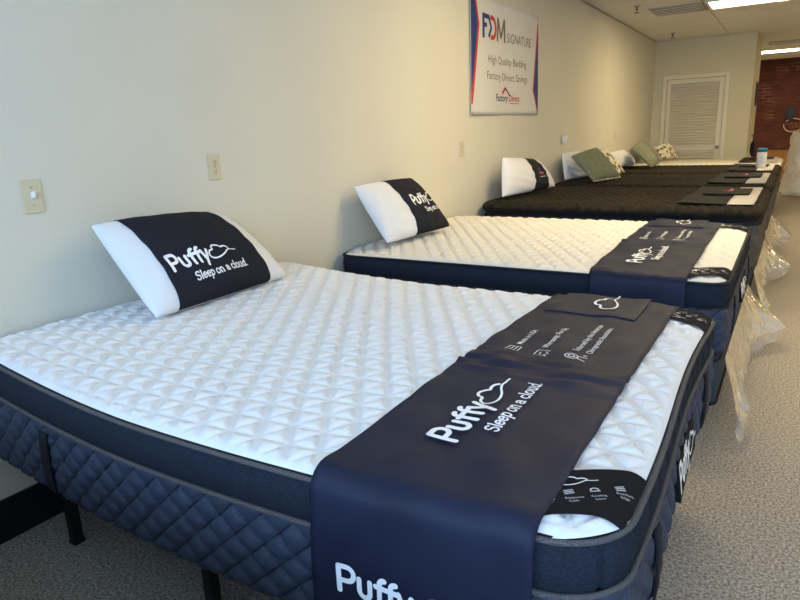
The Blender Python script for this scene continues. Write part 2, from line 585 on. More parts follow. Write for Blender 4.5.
def slat_row(z0, z1, n):
    global sl_me
    for i in range(n):
        z = z0+(z1-z0)*(i+.5)/n
        if sl_me is None:
            v, f = box_vf(.065, dw-.085, -.024, .024, -.004, .004)
            c, s = math.cos(-.75), math.sin(-.75)
            v = [(p[0], p[1]*c-p[2]*s, p[1]*s+p[2]*c) for p in v]
            v = [(p[0], p[1], -p[2]) for p in v]
            o = mesh_obj('slat', v, [q[::-1] for q in f], M['door'], d)
            sl_me = o.data
        else:
            o = link(bpy.data.objects.new('slat', sl_me), d)
        o.location = (0, .03, z)
slat_row(.97, dz-.075, 23)
slat_row(.22, .90, 15)
box('back_board', .09, dw-.09, .056, .064, .02, dz-.02, M['door'], d)
kn = empty('knob', (dw-.05, .012, .955)); kn.parent = d
lathe('rose', [(.028, 0), (.028, -.006), (.012, -.010)], M['steel'], kn, axis='y')
lathe('grip', [(.010, -.008), (.012, -.03), (.026, -.042), (.028, -.055), (.018, -.066), (.004, -.069)], M['steel'], kn, axis='y')

# ceiling with lay-in tiles
ce = tag(empty('ceiling', (0, 0, CEIL)), kind='structure')
box('slab', 0, ROOM_X, Y0, Y1, .06, .12, M['tile'], ce)
xs = [-.09+1.22*i for i in range(6)]
ys = []
y = 8.25-.305-.61*20
while y < Y1:
    ys.append(y)
    y += .61
LIGHTS = [(1, 8.25, 'fluorescent ceiling light panel beside the slotted air vent', True), (1, 15.0, 'fluorescent ceiling light panel before the brick wall', True),
          (1, 3.37, 'fluorescent ceiling light panel above the white quilted beds', False), (3, 3.37, None, False), (3, 8.25, None, False), (3, 15.0, None, False)]
def row_of(yc):
    return min(range(len(ys)), key=lambda i: abs(ys[i]+.305-yc))
skip = {(c, row_of(yc)) for c, yc, _, _ in LIGHTS}
vent_cell = (0, row_of(8.25))
tile_me = {}
for i, xa in enumerate(xs):
    for j, ya in enumerate(ys):
        if (i, j) in skip:
            continue
        x0, x1 = max(xa, 0)+.006, min(xa+1.22, ROOM_X)-.006
        y0, y1 = max(ya, Y0)+.006, min(ya+.61, Y1)-.006
        if (i, j) == vent_cell:
            x1 = .50
        if x1-x0 < .05 or y1-y0 < .05: continue
        k = (round(x1-x0, 3), round(y1-y0, 3))
        if k not in tile_me:
            v, f = box_vf(0, k[0], 0, k[1], .004, .02)
            o = mesh_obj('tile', v, f, M['tile'], ce)
            tile_me[k] = o.data
        else:
            o = link(bpy.data.objects.new('tile', tile_me[k]), ce)
        o.location = (x0, y0, 0)
for xa in xs[1:]:
    if xa < ROOM_X: box('grid_bar', xa-.012, xa+.012, Y0, Y1, 0, .003, M['tbar'], ce)
for ya in ys[1:]:
    box('grid_bar', 0, ROOM_X, ya-.008, ya+.008, .0015, .0035, M['tile'], ce)
box('edge_bar', 0, .02, Y0, CY, -.006, .0, M['vent'], ce)

for c, yc, lab, vis in LIGHTS:
    j = row_of(yc)
    x0, y0 = xs[c]+.012, ys[j]+.012
    t = empty('ceiling_light', (x0+.598, y0+.293, CEIL))
    for a in ((-.595, .595, -.29, -.255), (-.595, .595, .255, .29), (-.595, -.56, -.255, .255), (.56, .595, -.255, .255)):
        box('frame', *a, -.012, .02, M['plate_white'], t)
    box('diffuser', -.56, .56, -.255, .255, -.006, .0, M['lens'], t)
    box('housing', -.59, .59, -.285, .285, .021, .055, M['plate_white'], t)
    tag(t, lab or 'fluorescent ceiling light panel over the floor right of the aisle, ' + {3: 'level with the white beds', 8: 'level with the slotted vent', 15: 'before the brick wall'}[int(yc)], 'light', 'fluorescent ceiling lights')

def air_vent(x0, x1, y0, y1, n, label):
    t = empty('ceiling_vent', ((x0+x1)/2, (y0+y1)/2, CEIL))
    w, h = (x1-x0)/2, (y1-y0)/2
    for a in ((-w, w, -h, -h+.05), (-w, w, h-.05, h), (-w, -w+.06, -h+.05, h-.05), (w-.06, w, -h+.05, h-.05)):
        box('frame', *a, -.014, -.001, M['vent'], t)
    box('duct', -w+.05, w-.05, -h+.04, h-.04, -.004, -.001, M['vent_dark'], t)
    for i in range(n):
        yy = -h+.05+(2*h-.1)*(i+.5)/n
        v, f = box_vf(-w+.06, w-.06, -.022, .022, -.0015, .0015)
        v = [(p[0], yy+p[1], -.0125+p[2]) for p in v]
        mesh_obj('blade', v, f, M['plate_white'], t)
    tag(t, label, 'vent')
air_vent(.515, 1.115, 7.96, 8.54, 4, 'slotted metal air vent in the ceiling beside the light panel')
air_vent(1.62, 2.2, 13.15, 13.55, 3, 'small metal air vent in the ceiling past the closet corner')
for x, y, lab in ((.437, 7.65, 'small pendent sprinkler head beside the slotted air vent'), (.414, 10.45, 'small pendent sprinkler head near the closet wall')):
    t = empty('sprinkler', (x, y, CEIL))
    lathe('escutcheon', [(.04, 0), (.036, -.008), (.016, -.014)], M['vent'], t)
    lathe('body', [(.009, -.01), (.009, -.045), (.012, -.05)], M['slot'], t, 10)
    lathe('deflector', [(.03, -.075), (.03, -.078), (.004, -.082)], M['slot'], t, 12)
    for s in (-1, 1):
        tube('yoke_arm', [(s*.009, 0, -.045), (s*.016, 0, -.06), (s*.004, 0, -.077)], .003, M['steel'], t, 6)
    tag(t, lab, 'sprinkler')

# ------------------------------------------------------------------ mattresses
def rrect(L, Wd, r, ds):
    """rounded rectangle, counter-clockwise from the near side; points, normals, arc length"""
    pts, nor = [], []
    def seg(a, b, n):
        m = max(2, int(math.hypot(b[0]-a[0], b[1]-a[1])/ds))
        for i in range(m):
            t = i/m
            pts.append((a[0]+(b[0]-a[0])*t, a[1]+(b[1]-a[1])*t)); nor.append(n)
    def cor(cx, cy, a0):
        m = max(6, int(r*PI/2/ds))
        for i in range(m):
            q = math.radians(a0)+PI/2*i/m
            pts.append((cx+r*math.cos(q), cy+r*math.sin(q))); nor.append((math.cos(q), math.sin(q)))
    seg((r, 0), (L-r, 0), (0, -1)); cor(L-r, r, -90)
    seg((L, r), (L, Wd-r), (1, 0)); cor(L-r, Wd-r, 0)
    seg((L-r, Wd), (r, Wd), (0, 1)); cor(r, Wd-r, 90)
    seg((0, Wd-r), (0, r), (-1, 0)); cor(r, r, 180)
    P, N = np.array(pts), np.array(nor)
    s = np.concatenate([[0], np.cumsum(np.linalg.norm(np.diff(P, axis=0), axis=1))])
    return P, N, s

def tri_quilt(x, y, sp=.072):
    h = np.ones_like(x)
    for k, (ang, dep, wd) in enumerate(((33, 1.0, .010), (-27, .75, .008), (93, .75, .008))):
        a = math.radians(ang)
        q = (x*math.cos(a)+y*math.sin(a))/sp
        dd = np.abs(q-np.round(q))*sp
        if k == 0:
            g = np.exp(-((dd-.006)/.005)**2)
        else:
            g = np.exp(-(dd/wd)**2)
        h = np.minimum(h, 1-dep*g)
    return h

def smooth_noise(x, y, seed=0):
    r = random.Random(seed)
    z = np.zeros_like(x)
    for i in range(7):
        a, fq, ph = r.uniform(0, 2*PI), r.uniform(2.0, 9.0), r.uniform(0, 6.28)
        z = z+np.sin((x*math.cos(a)+y*math.sin(a))*fq+ph)/7
    return z

class Bed:
    """shape of one mattress in its own coordinates (origin: head end, near corner, underside)"""
    def __init__(s, L, Wd, T, bow=0.0, rise=0.0, crown=.012, amp=.0095, split=.125, r=.12, head=0.0):
        s.head = head
        s.L, s.W, s.T, s.bow, s.rise, s.crown, s.amp, s.split, s.r = L, Wd, T, bow, rise, crown, amp, split, r
    def warp(s, x, y):
        k = np.clip(1-y/s.W, 0, 1)
        y2 = y-s.bow*k*np.sin(PI*np.clip(x/s.L, 0, 1))**1.2
        x2 = x+(.010*np.sin(y*4.4+.4) if s.bow else 0)*np.clip(x/s.L, 0, 1)**3
        return x2, y2
    def lift(s, y, x=None):
        z = s.rise*np.clip(y/s.W, 0, 1)
        if x is not None:
            z = z+s.head*np.clip(1-x/.9, 0, 1)**1.6
        return z
    def top(s, x, y, quilt=True):
        """height of the top panel"""
        r = .10
        dx = np.minimum(x, s.L-x)
        dy = np.minimum(y, s.W-y)
        dd = np.minimum(dx, dy)
        inx, iny = np.clip(r-dx, 0, r), np.clip(r-dy, 0, r)
        dd = np.where((inx > 0) & (iny > 0), r-np.hypot(inx, iny), dd)
        dd = np.clip(dd, 0, None)
        e = np.clip(dd/.04, 0, 1)
        z = s.T-.020*(1-e)**2+s.crown*np.sin(PI*np.clip(x/s.L, 0, 1))**.5*np.sin(PI*np.clip(y/s.W, 0, 1))**.5
        z = z+s.lift(y, x)
        if quilt:
            fade = np.clip((dd-.012)/.02, 0, 1)
            z = z+s.amp*(tri_quilt(x, y)-1)*fade+.003*smooth_noise(x*2, y*2, 3)*fade
        return z

def build_white_mattress(bed, loc, label, res, top_mat, pipe_mat, fine=.0125):
    root = empty('mattress', loc)
    L, Wd, T, r = bed.L, bed.W, bed.T, bed.r
    # top panel
    nx, ny = int(L/res), int(Wd/res)
    v = np.linspace(0, 1, ny+1)*Wd
    u = np.linspace(0, 1, nx+1)
    Y = np.repeat(v[None, :], nx+1, 0)
    iny = np.clip(r-np.minimum(v, Wd-v), 0, r)
    inset = r-np.sqrt(np.clip(r*r-iny*iny, 0, None))
    X = inset[None, :]+u[:, None]*(L-2*inset)[None, :]
    Z = bed.top(X, Y)
    XX, YY = bed.warp(X, Y)
    grid_obj('top_panel', np.stack([XX, YY, Z], -1), top_mat, root)
    # borders
    P, N, S = rrect(L, Wd, r, fine)
    zt, zs = T-.022, T-bed.split
    def strip(nz, z0, z1, off):
        zz = np.linspace(z0, z1, nz)
        S2 = np.repeat(S[:, None], nz, 1); Z2 = np.repeat(zz[None], len(S), 0)
        o = off(S2, Z2)
        X = P[:, None, 0]+N[:, None, 0]*o
        Y = P[:, None, 1]+N[:, None, 1]*o
        Z2 = Z2+bed.lift(Y, X)*np.clip(.35+.65*Z2/T, 0, 1)
        X, Y = bed.warp(X, Y)
        return np.stack([X, Y, Z2], -1)
    def off_up(s, z):
        q = (z-zs)/(zt-zs)
        dd = np.abs(s/.105-np.round(s/.105))*.105
        on_foot = ((s > L-2*r+.10) & (s < L+Wd-2*r)).astype(float)
        return .010*np.sin(PI*np.clip(q, 0, 1))-.011*np.exp(-(dd/.010)**2)*(on_foot*.95+.05)
    grid_obj('upper_border', strip(8, zs, zt, off_up), M['navy'], root, wrap=True)
    def off_lo(s, z):
        q = np.clip(z/zs, 0, 1)
        base = .004*np.sin(PI*q)-.026*np.clip(1-z/.028, 0, 1)**2
        sp = .085
        a = (s+z*1.12)/sp; b = (s-z*1.12)/sp
        da = np.abs(a-np.round(a))*sp; db = np.abs(b-np.round(b))*sp
        d = np.minimum(da, db)
        return base+.014*(1-np.exp(-(d/.009)))
    def close(idx):
        return [tuple(int(i) for i in idx[:-1, 0][::-1])]
    grid_obj('lower_border', strip(34, 0, zs, off_lo), M['navy_q'], root, wrap=True, extra=close)
    for z, rad, of in ((zt+.002, .0058, .004), (zs, .0066, .006)):
        PX = P[:, 0]+N[:, 0]*of; PY = P[:, 1]+N[:, 1]*of
        ZZ = z+bed.lift(PY, PX)*(.35+.65*z/T)
        PX, PY = bed.warp(PX, PY)
        tube('piping', list(zip(PX, PY, ZZ)), rad, pipe_mat, root, 8, True)
    # black thread tubes added to darken the grooves of one quilting diagonal
    sp, q = .085, 1.12
    tot = float(S[-1])
    vfs = []
    k = -4
    while k*sp < L-2*r:
        pts = []
        for z in np.linspace(.022, zs-.006, 26):
            sv = k*sp+z*q
            if sv < 0 or sv > L-r: continue
            px, py = np.interp(sv, S, P[:, 0]), np.interp(sv, S, P[:, 1])
            nx_, ny_ = np.interp(sv, S, N[:, 0]), np.interp(sv, S, N[:, 1])
            of = float(off_lo(np.array(sv), np.array(z)))+.0042
            X_, Y_ = px+nx_*of, py+ny_*of
            z_ = z+float(bed.lift(np.array(Y_), np.array(X_)))*min(1, .35+.65*z/T)
            X_, Y_ = bed.warp(np.array(X_), np.array(Y_))
            pts.append((float(X_), float(Y_), z_))
        if len(pts) > 3: vfs.append(tube_vf(pts, .0021, 5))
        k += 1
    v_, f_ = join(*vfs)
    tag(mesh_obj('groove_darkening_thread', v_, f_, M['strap'], root), kind='stuff')
    # black cord just inside the upper piping
    PX = P[:, 0]-N[:, 0]*.006; PY = P[:, 1]-N[:, 1]*.006
    ZZ = zt+.004+bed.lift(PY, PX); PX, PY = bed.warp(PX, PY)
    tube('seam_cord', list(zip(PX, PY, ZZ)), .0045, M['strap'], root, 6, True)
    # carrying handles: on the near and far sides and on the foot end
    def handle(side, c):
        w = .021
        V, F = [], []
        zs_ = [zs-.012, zs-.03, zs-.07, zs*.5, .07, .035, .02]
        of = [.012, .016, .019, .020, .019, .014, .0]
        for z, o in zip(zs_, of):
            for q, e in ((-w, 0), (-w, .005), (w, .005), (w, 0)):
                if side == 'near': p = (c+q, -(o+e))
                elif side == 'far': p = (c-q, Wd+o+e)
                else: p = (L+o+e, c+q)
                a, b = bed.warp(np.array(p[0]), np.array(p[1]))
                V.append((float(a), float(b), z+float(bed.lift(np.array(p[1])))))
        n = len(zs_)
        for i in range(n-1):
            for k in range(4):
                l = (k+1) % 4
                F.append((i*4+k, i*4+l, (i+1)*4+l, (i+1)*4+k))
        F += [(3, 2, 1, 0), ((n-1)*4, (n-1)*4+1, (n-1)*4+2, (n-1)*4+3)]
        h = mesh_obj('handle', V, F, M['strap'], root)
        for z in (zs-.035, .05):
            pass
        return h
    for side, c in (('near', .46), ('near', 1.58), ('far', .46), ('far', 1.58), ('foot', .30), ('foot', 1.24)):
        handle(side, c)
    # black satin corner labels with pale print
    for mir in (False, True):
        A = catmull([(1.70, .02), (1.78, .105), (1.89, .185), (1.965, .228), (L-.003, .248)], 8)
        B = catmull([(1.80, .012), (1.875, .014), (1.93, .045), (1.975, .062), (L-.003, .070)], 8)
        V, F = [], []
        n, k = len(A), 8
        for i in range(n):
            for j in range(k+1):
                t = j/k
                x = A[i][0]*(1-t)+B[i][0]*t; y = A[i][1]*(1-t)+B[i][1]*t
                if mir: y = Wd-y
                z = float(bed.top(np.array(x), np.array(y), False))+.003
                a, b = bed.warp(np.array(x), np.array(y))
                V.append((float(a), float(b), z))
        for i in range(n-1):
            for j in range(k):
                q = (i*(k+1)+j, i*(k+1)+j+1, (i+1)*(k+1)+j+1, (i+1)*(k+1)+j)
                F.append(q[::-1] if mir else q)
        lb = mesh_obj('corner_label', V, F, M['label'], root, True)
        lb['label'] = 'black satin corner label with cloud emblem and small white print'
        # print runs along the arc: a = along the arc direction, b = across
        def lsurf(a, b, mir=mir):
            ang = math.radians(34)
            x = 1.955+a*math.cos(ang)+b*-math.sin(ang)
            y = .148+a*math.sin(ang)+b*math.cos(ang)
            if mir: y = Wd-y
            z = float(bed.top(np.array(x), np.array(y), False))+.0045
            p, q = bed.warp(np.array(x), np.array(y))
            return (float(p), float(q), z)
        vf, xe = stroke_text('Puffy', ROUND, .026, .23, -.135, .015)
        vf += cloud_at(xe, .015, .032, .11)
        sm = []
        for i, (w1, w2) in enumerate((('Memory', 'Foam'), ('Response', 'Coils'), ('Cooling', 'Layer'), ('Premium', 'Edge'))):
            xx = -.105+i*.046
            sm.append(font_vf(w1, .0085, xx, -.030+.005*(i > 2)))
            sm.append(font_vf(w2, .0085, xx+.004, -.040+.005*(i > 2)))
            if i % 2 == 0:
                sm.append(stroke_vf(arc(xx+.012, -.008, .007, .006, 0, 180, 6), .003))
                sm.append(stroke_vf(line((xx+.004, -.012), (xx+.020, -.012)), .003))
            else:
                for g in range(3):
                    sm.append(stroke_vf(line((xx+.004, -.014+g*.005), (xx+.020, -.012+g*.005)), .0025))
        decal('print', vf, lsurf, M['ink'], lb)
        decal('print', sm, lsurf, M['soft_ink'], lb)
    # black patch with the word mark low on the foot end
    def fs(a, b):
        y = .64+a
        x, yy = bed.warp(np.array(L+.0165+(.065-b)*.14), np.array(y))
        return (float(x), float(yy), .120+b+float(bed.lift(np.array(y))))
    na = 16
    front = [fs(.34*i/na, bb) for i in range(na+1) for bb in (-.035, .065)]
    V = front+[(p[0]-.012, p[1], p[2]) for p in front]
    o_ = len(front)
    F = []
    for i in range(na):
        q = (2*i, 2*i+2, 2*i+3, 2*i+1)
        F += [q, tuple(k+o_ for k in q[::-1]), (2*i, 2*i+o_, 2*i+2+o_, 2*i+2), (2*i+1, 2*i+3, 2*i+3+o_, 2*i+1+o_)]
    F += [(0, 1, 1+o_, o_), (2*na, 2*na+o_, 2*na+1+o_, 2*na+1)]
    pt = mesh_obj('brand_patch', V, F, M['label'], root)
    vf, xe = stroke_text('Puffy', ROUND, .066, .24, .018, -.012)
    vf += cloud_at(xe-.004, -.012, .062, .15)
    decal('word_mark', vf, lambda a, b: (lambda p: (p[0]+.0015, p[1], p[2]))(fs(a, b)), M['ink'], pt)
    tag(root, label, 'mattress')
    return root

HX = 0.02
bed1 = Bed(2.03, 1.52, .36, bow=.052, crown=.018, head=.052)
build_white_mattress(bed1, (HX, 0.0, FLOOR_TO_TOP-.36), 'white quilted mattress with navy sides on bare black metal legs', .0065, M['white_fab'], M['piping'], .009)
bed2 = Bed(2.03, 1.52, .345, rise=.035, crown=.014, r=.075, amp=.013)
B2Y = 2.0
build_white_mattress(bed2, (HX, B2Y, FLOOR_TO_TOP+.004-.345), 'white quilted mattress with navy sides on plastic-wrapped foundation', .0085, M['white_top2'], M['strap'])

# metal frame of the first bed
fr = empty('bedstead', (HX, 0, 0))
ZF = FLOOR_TO_TOP-.36-.002
for y in (.10, .76, 1.42):
    box('side_rail', .06, 1.95, y-.018, y+.018, ZF-.035, ZF, M['metal_black'], fr, .003)
for x in (.06, .62, 1.25, 1.95):
    box('cross_rail', x-.015, x+.015, .082, 1.438, ZF-.062, ZF-.036, M['metal_black'], fr, .003)
for y in (.115, .76, 1.40):
    for x in (.22, .90, 1.72):
        lg = box('leg', x-.017, x+.017, y-.017, y+.017, .012, ZF-.036, M['metal_black'], fr, .003)
        box('foot_cap', x-.020, x+.020, y-.020, y+.020, 0, .014, M['metal_black'], lg, .004)
        tube('brace', [(x+.015, y, ZF-.11), (x+.10, y, ZF-.045)], .008, M['metal_black'], lg, 6)
tag(fr, 'black metal bedstead with thin legs under the first mattress', 'bedstead')

# ------------------------------------------------------------------ runners on the two white beds
class Runner:
    """cloth strip: a = across (head to foot), b = along from far edge towards and down the near side"""
    def __init__(s, bed, loc, xa, xb, over, hang, seed, thick=.005, rad=.055):
        s.bed, s.loc, s.xa, s.xb, s.hang, s.seed, s.th, s.rad = bed, loc, xa, xb, hang, seed, thick, rad
        s.over = over
        s.yn = []
    def near_y(s, x):
        return float(s.bed.warp(np.array(x), np.array(0.0))[1])-.026
    def pos(s, x, y_or_drop, top=True, lift=0.0):
        """x in bed coords. top: y in bed coords (warped space); otherwise drop below the top plane"""
        b = s.bed
        yn = s.near_y(x)
        R = s.rad
        wr = .004*math.sin(x*31+y_or_drop*13+s.seed)+.003*math.sin(-x*17+y_or_drop*29+s.seed*2)
        def topz(y):
            # unwarp approx
            yy = min(max((y-(yn+.026))/(b.W-(yn+.026))*b.W, .06), b.W-.06)
            return float(b.top(np.array(x), np.array(yy), False))
        if top:
            y = y_or_drop
            q = math.exp(-((y-.635)/.085)**2)
            z = topz(y)+s.th+lift+max(0, wr)*.9+.0045*q*(1+math.sin(y*85+x*16+2*math.sin(x*9)+s.seed))+.003*q*(1+math.sin(y*140-x*25+s.seed*3))+.0012*(1+math.sin(y*23+x*31))
            if y < yn+R:
                # round over the edge
                t = min((yn+R-y)/R, 1.0)
                z -= R*(1-math.sqrt(max(1-t*t*.98, 0)))
            return (x, y, z)
        dr = y_or_drop
        z0 = topz(yn+R)+s.th-R
        bulge = .006*math.sin(min(dr/.35, 1)*PI)+.007*(1+math.sin(x*22+s.seed+dr*5))*min(dr/.25, 1)
        return (x+.010*dr*math.sin(x*9), yn-lift-bulge, z0-dr)
    def path(s, b):
        """b = arc coordinate from far end"""
        pass
    def mesh(s, name, parent, m):
        xs_ = np.linspace(s.xa, s.xb, 30)
        rows = []
        for x in xs_:
            yn = s.near_y(x)
            col = []
            b = s.bed
            # far end hangs a little over the far edge
            zt = float(b.top(np.array(x), np.array(b.W-.06), False))
            for dz in (s.over, s.over*.5, .03):
                col.append((x, b.W+.020, zt-dz))
            col.append((x, b.W+.008, zt-.006))
            for y in np.linspace(b.W-.03, yn+s.rad, 130):
                col.append(s.pos(x, float(y)))
            for t in np.linspace(15, 78, 6):
                y = yn+s.rad*(1-math.sin(math.radians(t)))
                col.append(s.pos(x, y))
            for dr in np.linspace(0.002, s.hang, 16):
                col.append(s.pos(x, float(dr), False))
            rows.append(col)
        Pm = np.array(rows)
        o = grid_obj(name, Pm, m, parent, flip=True)
        so = o.modifiers.new('cloth', 'SOLIDIFY')
        so.thickness = .003
        so.offset = -1
        return o

def puffy_runner(bed, loc, xa, xb, over, hang, seed, label, dx=0.0, detail=True, sk=1.0):
    root = empty('bed_runner', loc)
    R = Runner(bed, loc, xa, xb, over, hang, seed)
    R.mesh('cloth', root, M['runner'])
    # local design coordinates: measured positions on the first bed, x offset dx, y scaled
    def on_top(cx, cy, lift=.0062):
        # text runs along +y, its up direction is -x
        return lambda a, b: R.pos(cx-b+dx, cy+a, True, lift)
    a, b = puffy_logo(0, 0, .064)
    decal('word_mark', a, on_top(1.668, .165), M['ink'], root)
    decal('tag_line', b, on_top(1.668, .165), M['ink'], root)
    tx = [font_fit('Made in USA', 0, .150, 0, .018, .004)]
    decal('small_print', tx, on_top(1.573, .805), M['ink'], root)
    decal('small_print', [font_fit('Warranty. For life.', 0, .215, 0, .018, .004)], on_top(1.653, .805), M['ink'], root)
    decal('small_print', [font_fit('Endorsed by the American', 0, .29, .014, .018, .004), font_fit('Chiropractic Association.', 0, .265, -.024, .018, .004)], on_top(1.755, .815), M['ink'], root)
    ic = []
    for g in range(3):
        ic.append(stroke_vf(line((0, g*.011), (.045, g*.011)), .003))
    ic += [stroke_vf(line((0, 0), (0, .034)), .003), stroke_vf(line((.045, 0), (.045, .034)), .003), stroke_vf(line((0, .034), (.045, .034)), .003)]
    ic = [([(p[0], p[1]) for p in v], f) for v, f in ic]
    decal('flag_icon', ic, on_top(1.583, .735), M['ink'], root)
    ic = [stroke_vf([(0, 0), (.0, .036), (.045, .036), (.045, 0), (.034, .010), (.022, 0), (.011, .010), (0, 0)], .003), stroke_vf(line((.015, .024), (.03, .024)), .003)]
    decal('warranty_icon', ic, on_top(1.672, .733), M['ink'], root)
    ic = [stroke_vf(arc(.022, .024, .018, .018, 0, 360, 14), .003), stroke_vf(arc(.022, .024, .009, .009, 0, 360, 10), .003), stroke_vf(line((.014, .006), (.008, -.016)), .003), stroke_vf(line((.030, .006), (.036, -.016)), .003), stroke_vf(line((.047, -.004), (.052, -.010)), .004)]
    decal('seal_icon', ic, on_top(1.762, .735), M['ink'], root)
    # sewn pocket flap at the far end with the cloud emblem
    yA, yB, xA, xB = 1.215, bed.W-.012, 1.505, 1.815
    V, F = [], []
    n = 10
    for i in range(n+1):
        for j in range(n+1):
            x = xA+(xB-xA)*i/n+dx; y = yA+(yB-yA)*j/n
            e = min(i, n-i, 1)*min(j, n-j, 1)
            V.append(R.pos(x, y, True,   .006+.003*e))
    o0 = len(V)
    for i in range(n+1):
        for j in range(n+1):
            x = xA+(xB-xA)*i/n+dx; y = yA+(yB-yA)*j/n
            V.append(R.pos(x, y, True, .001))
    for i in range(n):
        for j in range(n):
            q = (i*(n+1)+j, (i+1)*(n+1)+j, (i+1)*(n+1)+j+1, i*(n+1)+j+1)
            F.append(q); F.append(tuple(k+o0 for k in q[::-1]))
    ring = [i*(n+1) for i in range(n+1)]+[n*(n+1)+j for j in range(1, n+1)]+[i*(n+1)+n for i in range(n-1, -1, -1)]+[j for j in range(n-1, 0, -1)]
    for a_, b_ in zip(ring, ring[1:]+ring[:1]):
        F.append((b_, a_, a_+o0, b_+o0))
    pk = mesh_obj('pocket', V, F, M['runner'], root)
    decal('cloud_emblem', cloud_at(0, 0, .098, .11), on_top(1.728, 1.285, .0125), M['ink'], pk)
    # the hanging end repeats the word mark
    def hangs(x0, drop):
        return lambda a, b: R.pos(x0+a+dx, max(drop-b, .003), False, .0035)
    if detail:
        z_top = bed.T
        a, b = puffy_logo(0, 0, .056)
        decal('word_mark', a, hangs(1.520, .183), M['ink'], root)
        decal('tag_line', b, hangs(1.520, .183), M['ink'], root)
    tag(root, label, 'bed runner')
    return root

puffy_runner(bed1, (HX, 0, FLOOR_TO_TOP-.36), 1.462, 1.912, .10, .46, 1.0, 'navy cloth bed runner with large white lettering hanging over the mattress on black legs')
puffy_runner(bed2, (HX, B2Y, FLOOR_TO_TOP+.004-.345), 1.455, 1.875, .06, .145, 4.0, 'navy cloth bed runner on the mattress above plastic-wrapped foundation, short hanging end', dx=-.02, detail=False)

# ------------------------------------------------------------------ pillows
class Pillow:
    def __init__(s, TL, TR, BR, BL, th, pinch=.015, ex=.36, seed=0, wr=.006):
        s.c = [np.array(p, float) for p in (TL, TR, BR, BL)]
        s.th, s.pinch, s.ex, s.seed, s.wr = th, pinch, ex, seed, wr
        n = np.cross(s.c[1]-s.c[0], s.c[0]-s.c[3])
        s.n = n/np.linalg.norm(n)
    def base(s, u, v):
        TL, TR, BR, BL = s.c
        # soft sides: pull edges in between the corners
        pu = s.pinch*math.sin(PI*v)*(1-2*u)
        pv = s.pinch*math.sin(PI*u)*(1-2*v)
        S_, T_ = 2*u-1, 2*v-1
        k = .07
        S2 = S_*math.sqrt(max(1-k*T_*T_, .01)); T2 = T_*math.sqrt(max(1-k*S_*S_, .01))
        u2, v2 = .5+.5*S2*1.015+pu, .5+.5*T2*1.015+pv
        return (BL*(1-u2)+BR*u2)*(1-v2)+(TL*(1-u2)+TR*u2)*v2
    def pt(s, u, v, side, off=0.0):
        bk = 1.0 if side > 0 else .4
        cu, cv = min(max(u, 0), 1), min(max(v, 0), 1)
        prof = (max(math.sin(PI*cu), 0)**s.ex)*(max(math.sin(PI*cv), 0)**s.ex)
        w = s.wr*(math.sin(u*23+v*11+s.seed)*math.sin(v*17-u*7+s.seed*3))*prof
        return s.base(u, v)+s.n*side*(s.th*prof*.5*bk+w*(side > 0)+off)
    def mesh(s, name, m, parent, n=34):
        V, F = [], []
        def uu(i): return .5-.5*math.cos(PI*i/n)
        for side in (1, -1):
            for i in range(n+1):
                for j in range(n+1):
                    V.append(tuple(s.pt(uu(i), uu(j), side)))
        o = (n+1)*(n+1)
        for i in range(n):
            for j in range(n):
                q = (i*(n+1)+j, (i+1)*(n+1)+j, (i+1)*(n+1)+j+1, i*(n+1)+j+1)
                F.append(q); F.append(tuple(k+o for k in q[::-1]))
        import bmesh
        ob = mesh_obj(name, V, F, m, parent, True)
        bm = bmesh.new(); bm.from_mesh(ob.data)
        bmesh.ops.remove_doubles(bm, verts=bm.verts, dist=.0004)
        bm.to_mesh(ob.data); bm.free()
        ob.data.polygons.foreach_set('use_smooth', [True]*len(ob.data.polygons))
        return ob
    def sleeve(s, name, u0, u1, m, parent, off=.004, n=26, k=30):
        def vv(j): return .5-.5*math.cos(PI*j/k)
        rows = []
        for i in range(n+1):
            u = u0+(u1-u0)*i/n
            ring = [s.pt(u, vv(j), 1, off) for j in range(k+1)]
            ring += [s.pt(u, vv(j), -1, off) for j in range(k-1, 0, -1)]
            rows.append(ring)
        P = np.array(rows)
        nn, kk, _ = P.shape
        F = []
        for i in range(nn-1):
            for j in range(kk):
                l = (j+1) % kk
                F.append((i*kk+j, (i+1)*kk+j, (i+1)*kk+l, i*kk+l))
        ob = mesh_obj(name, P.reshape(-1, 3).tolist(), F, m, parent, True)
        so = ob.modifiers.new('cloth', 'SOLIDIFY'); so.thickness = .002; so.offset = -1
        return ob
    def surf(s, u0, v0, off=.0065, ang=0.0):
        """metric coordinates around (u0, v0)"""
        wu = np.linalg.norm(s.c[2]-s.c[3]); wv = np.linalg.norm(s.c[0]-s.c[3])
        ca, sa = math.cos(ang), math.sin(ang)
        return lambda a, b: tuple(s.pt(u0+(a*ca-b*sa)/wu, v0+(a*sa+b*ca)/wv, 1, off))

ZT = FLOOR_TO_TOP
def wpillow(name, label, cat, P, m, group=None):
    root = empty(name, tuple((P.c[2]+P.c[3])/2))
    off = np.array(root.location)
    P.c = [c-off for c in P.c]
    P.mesh('case' if cat == 'pillow' else 'cover', m, root)
    tag(root, label, cat, group)
    return root

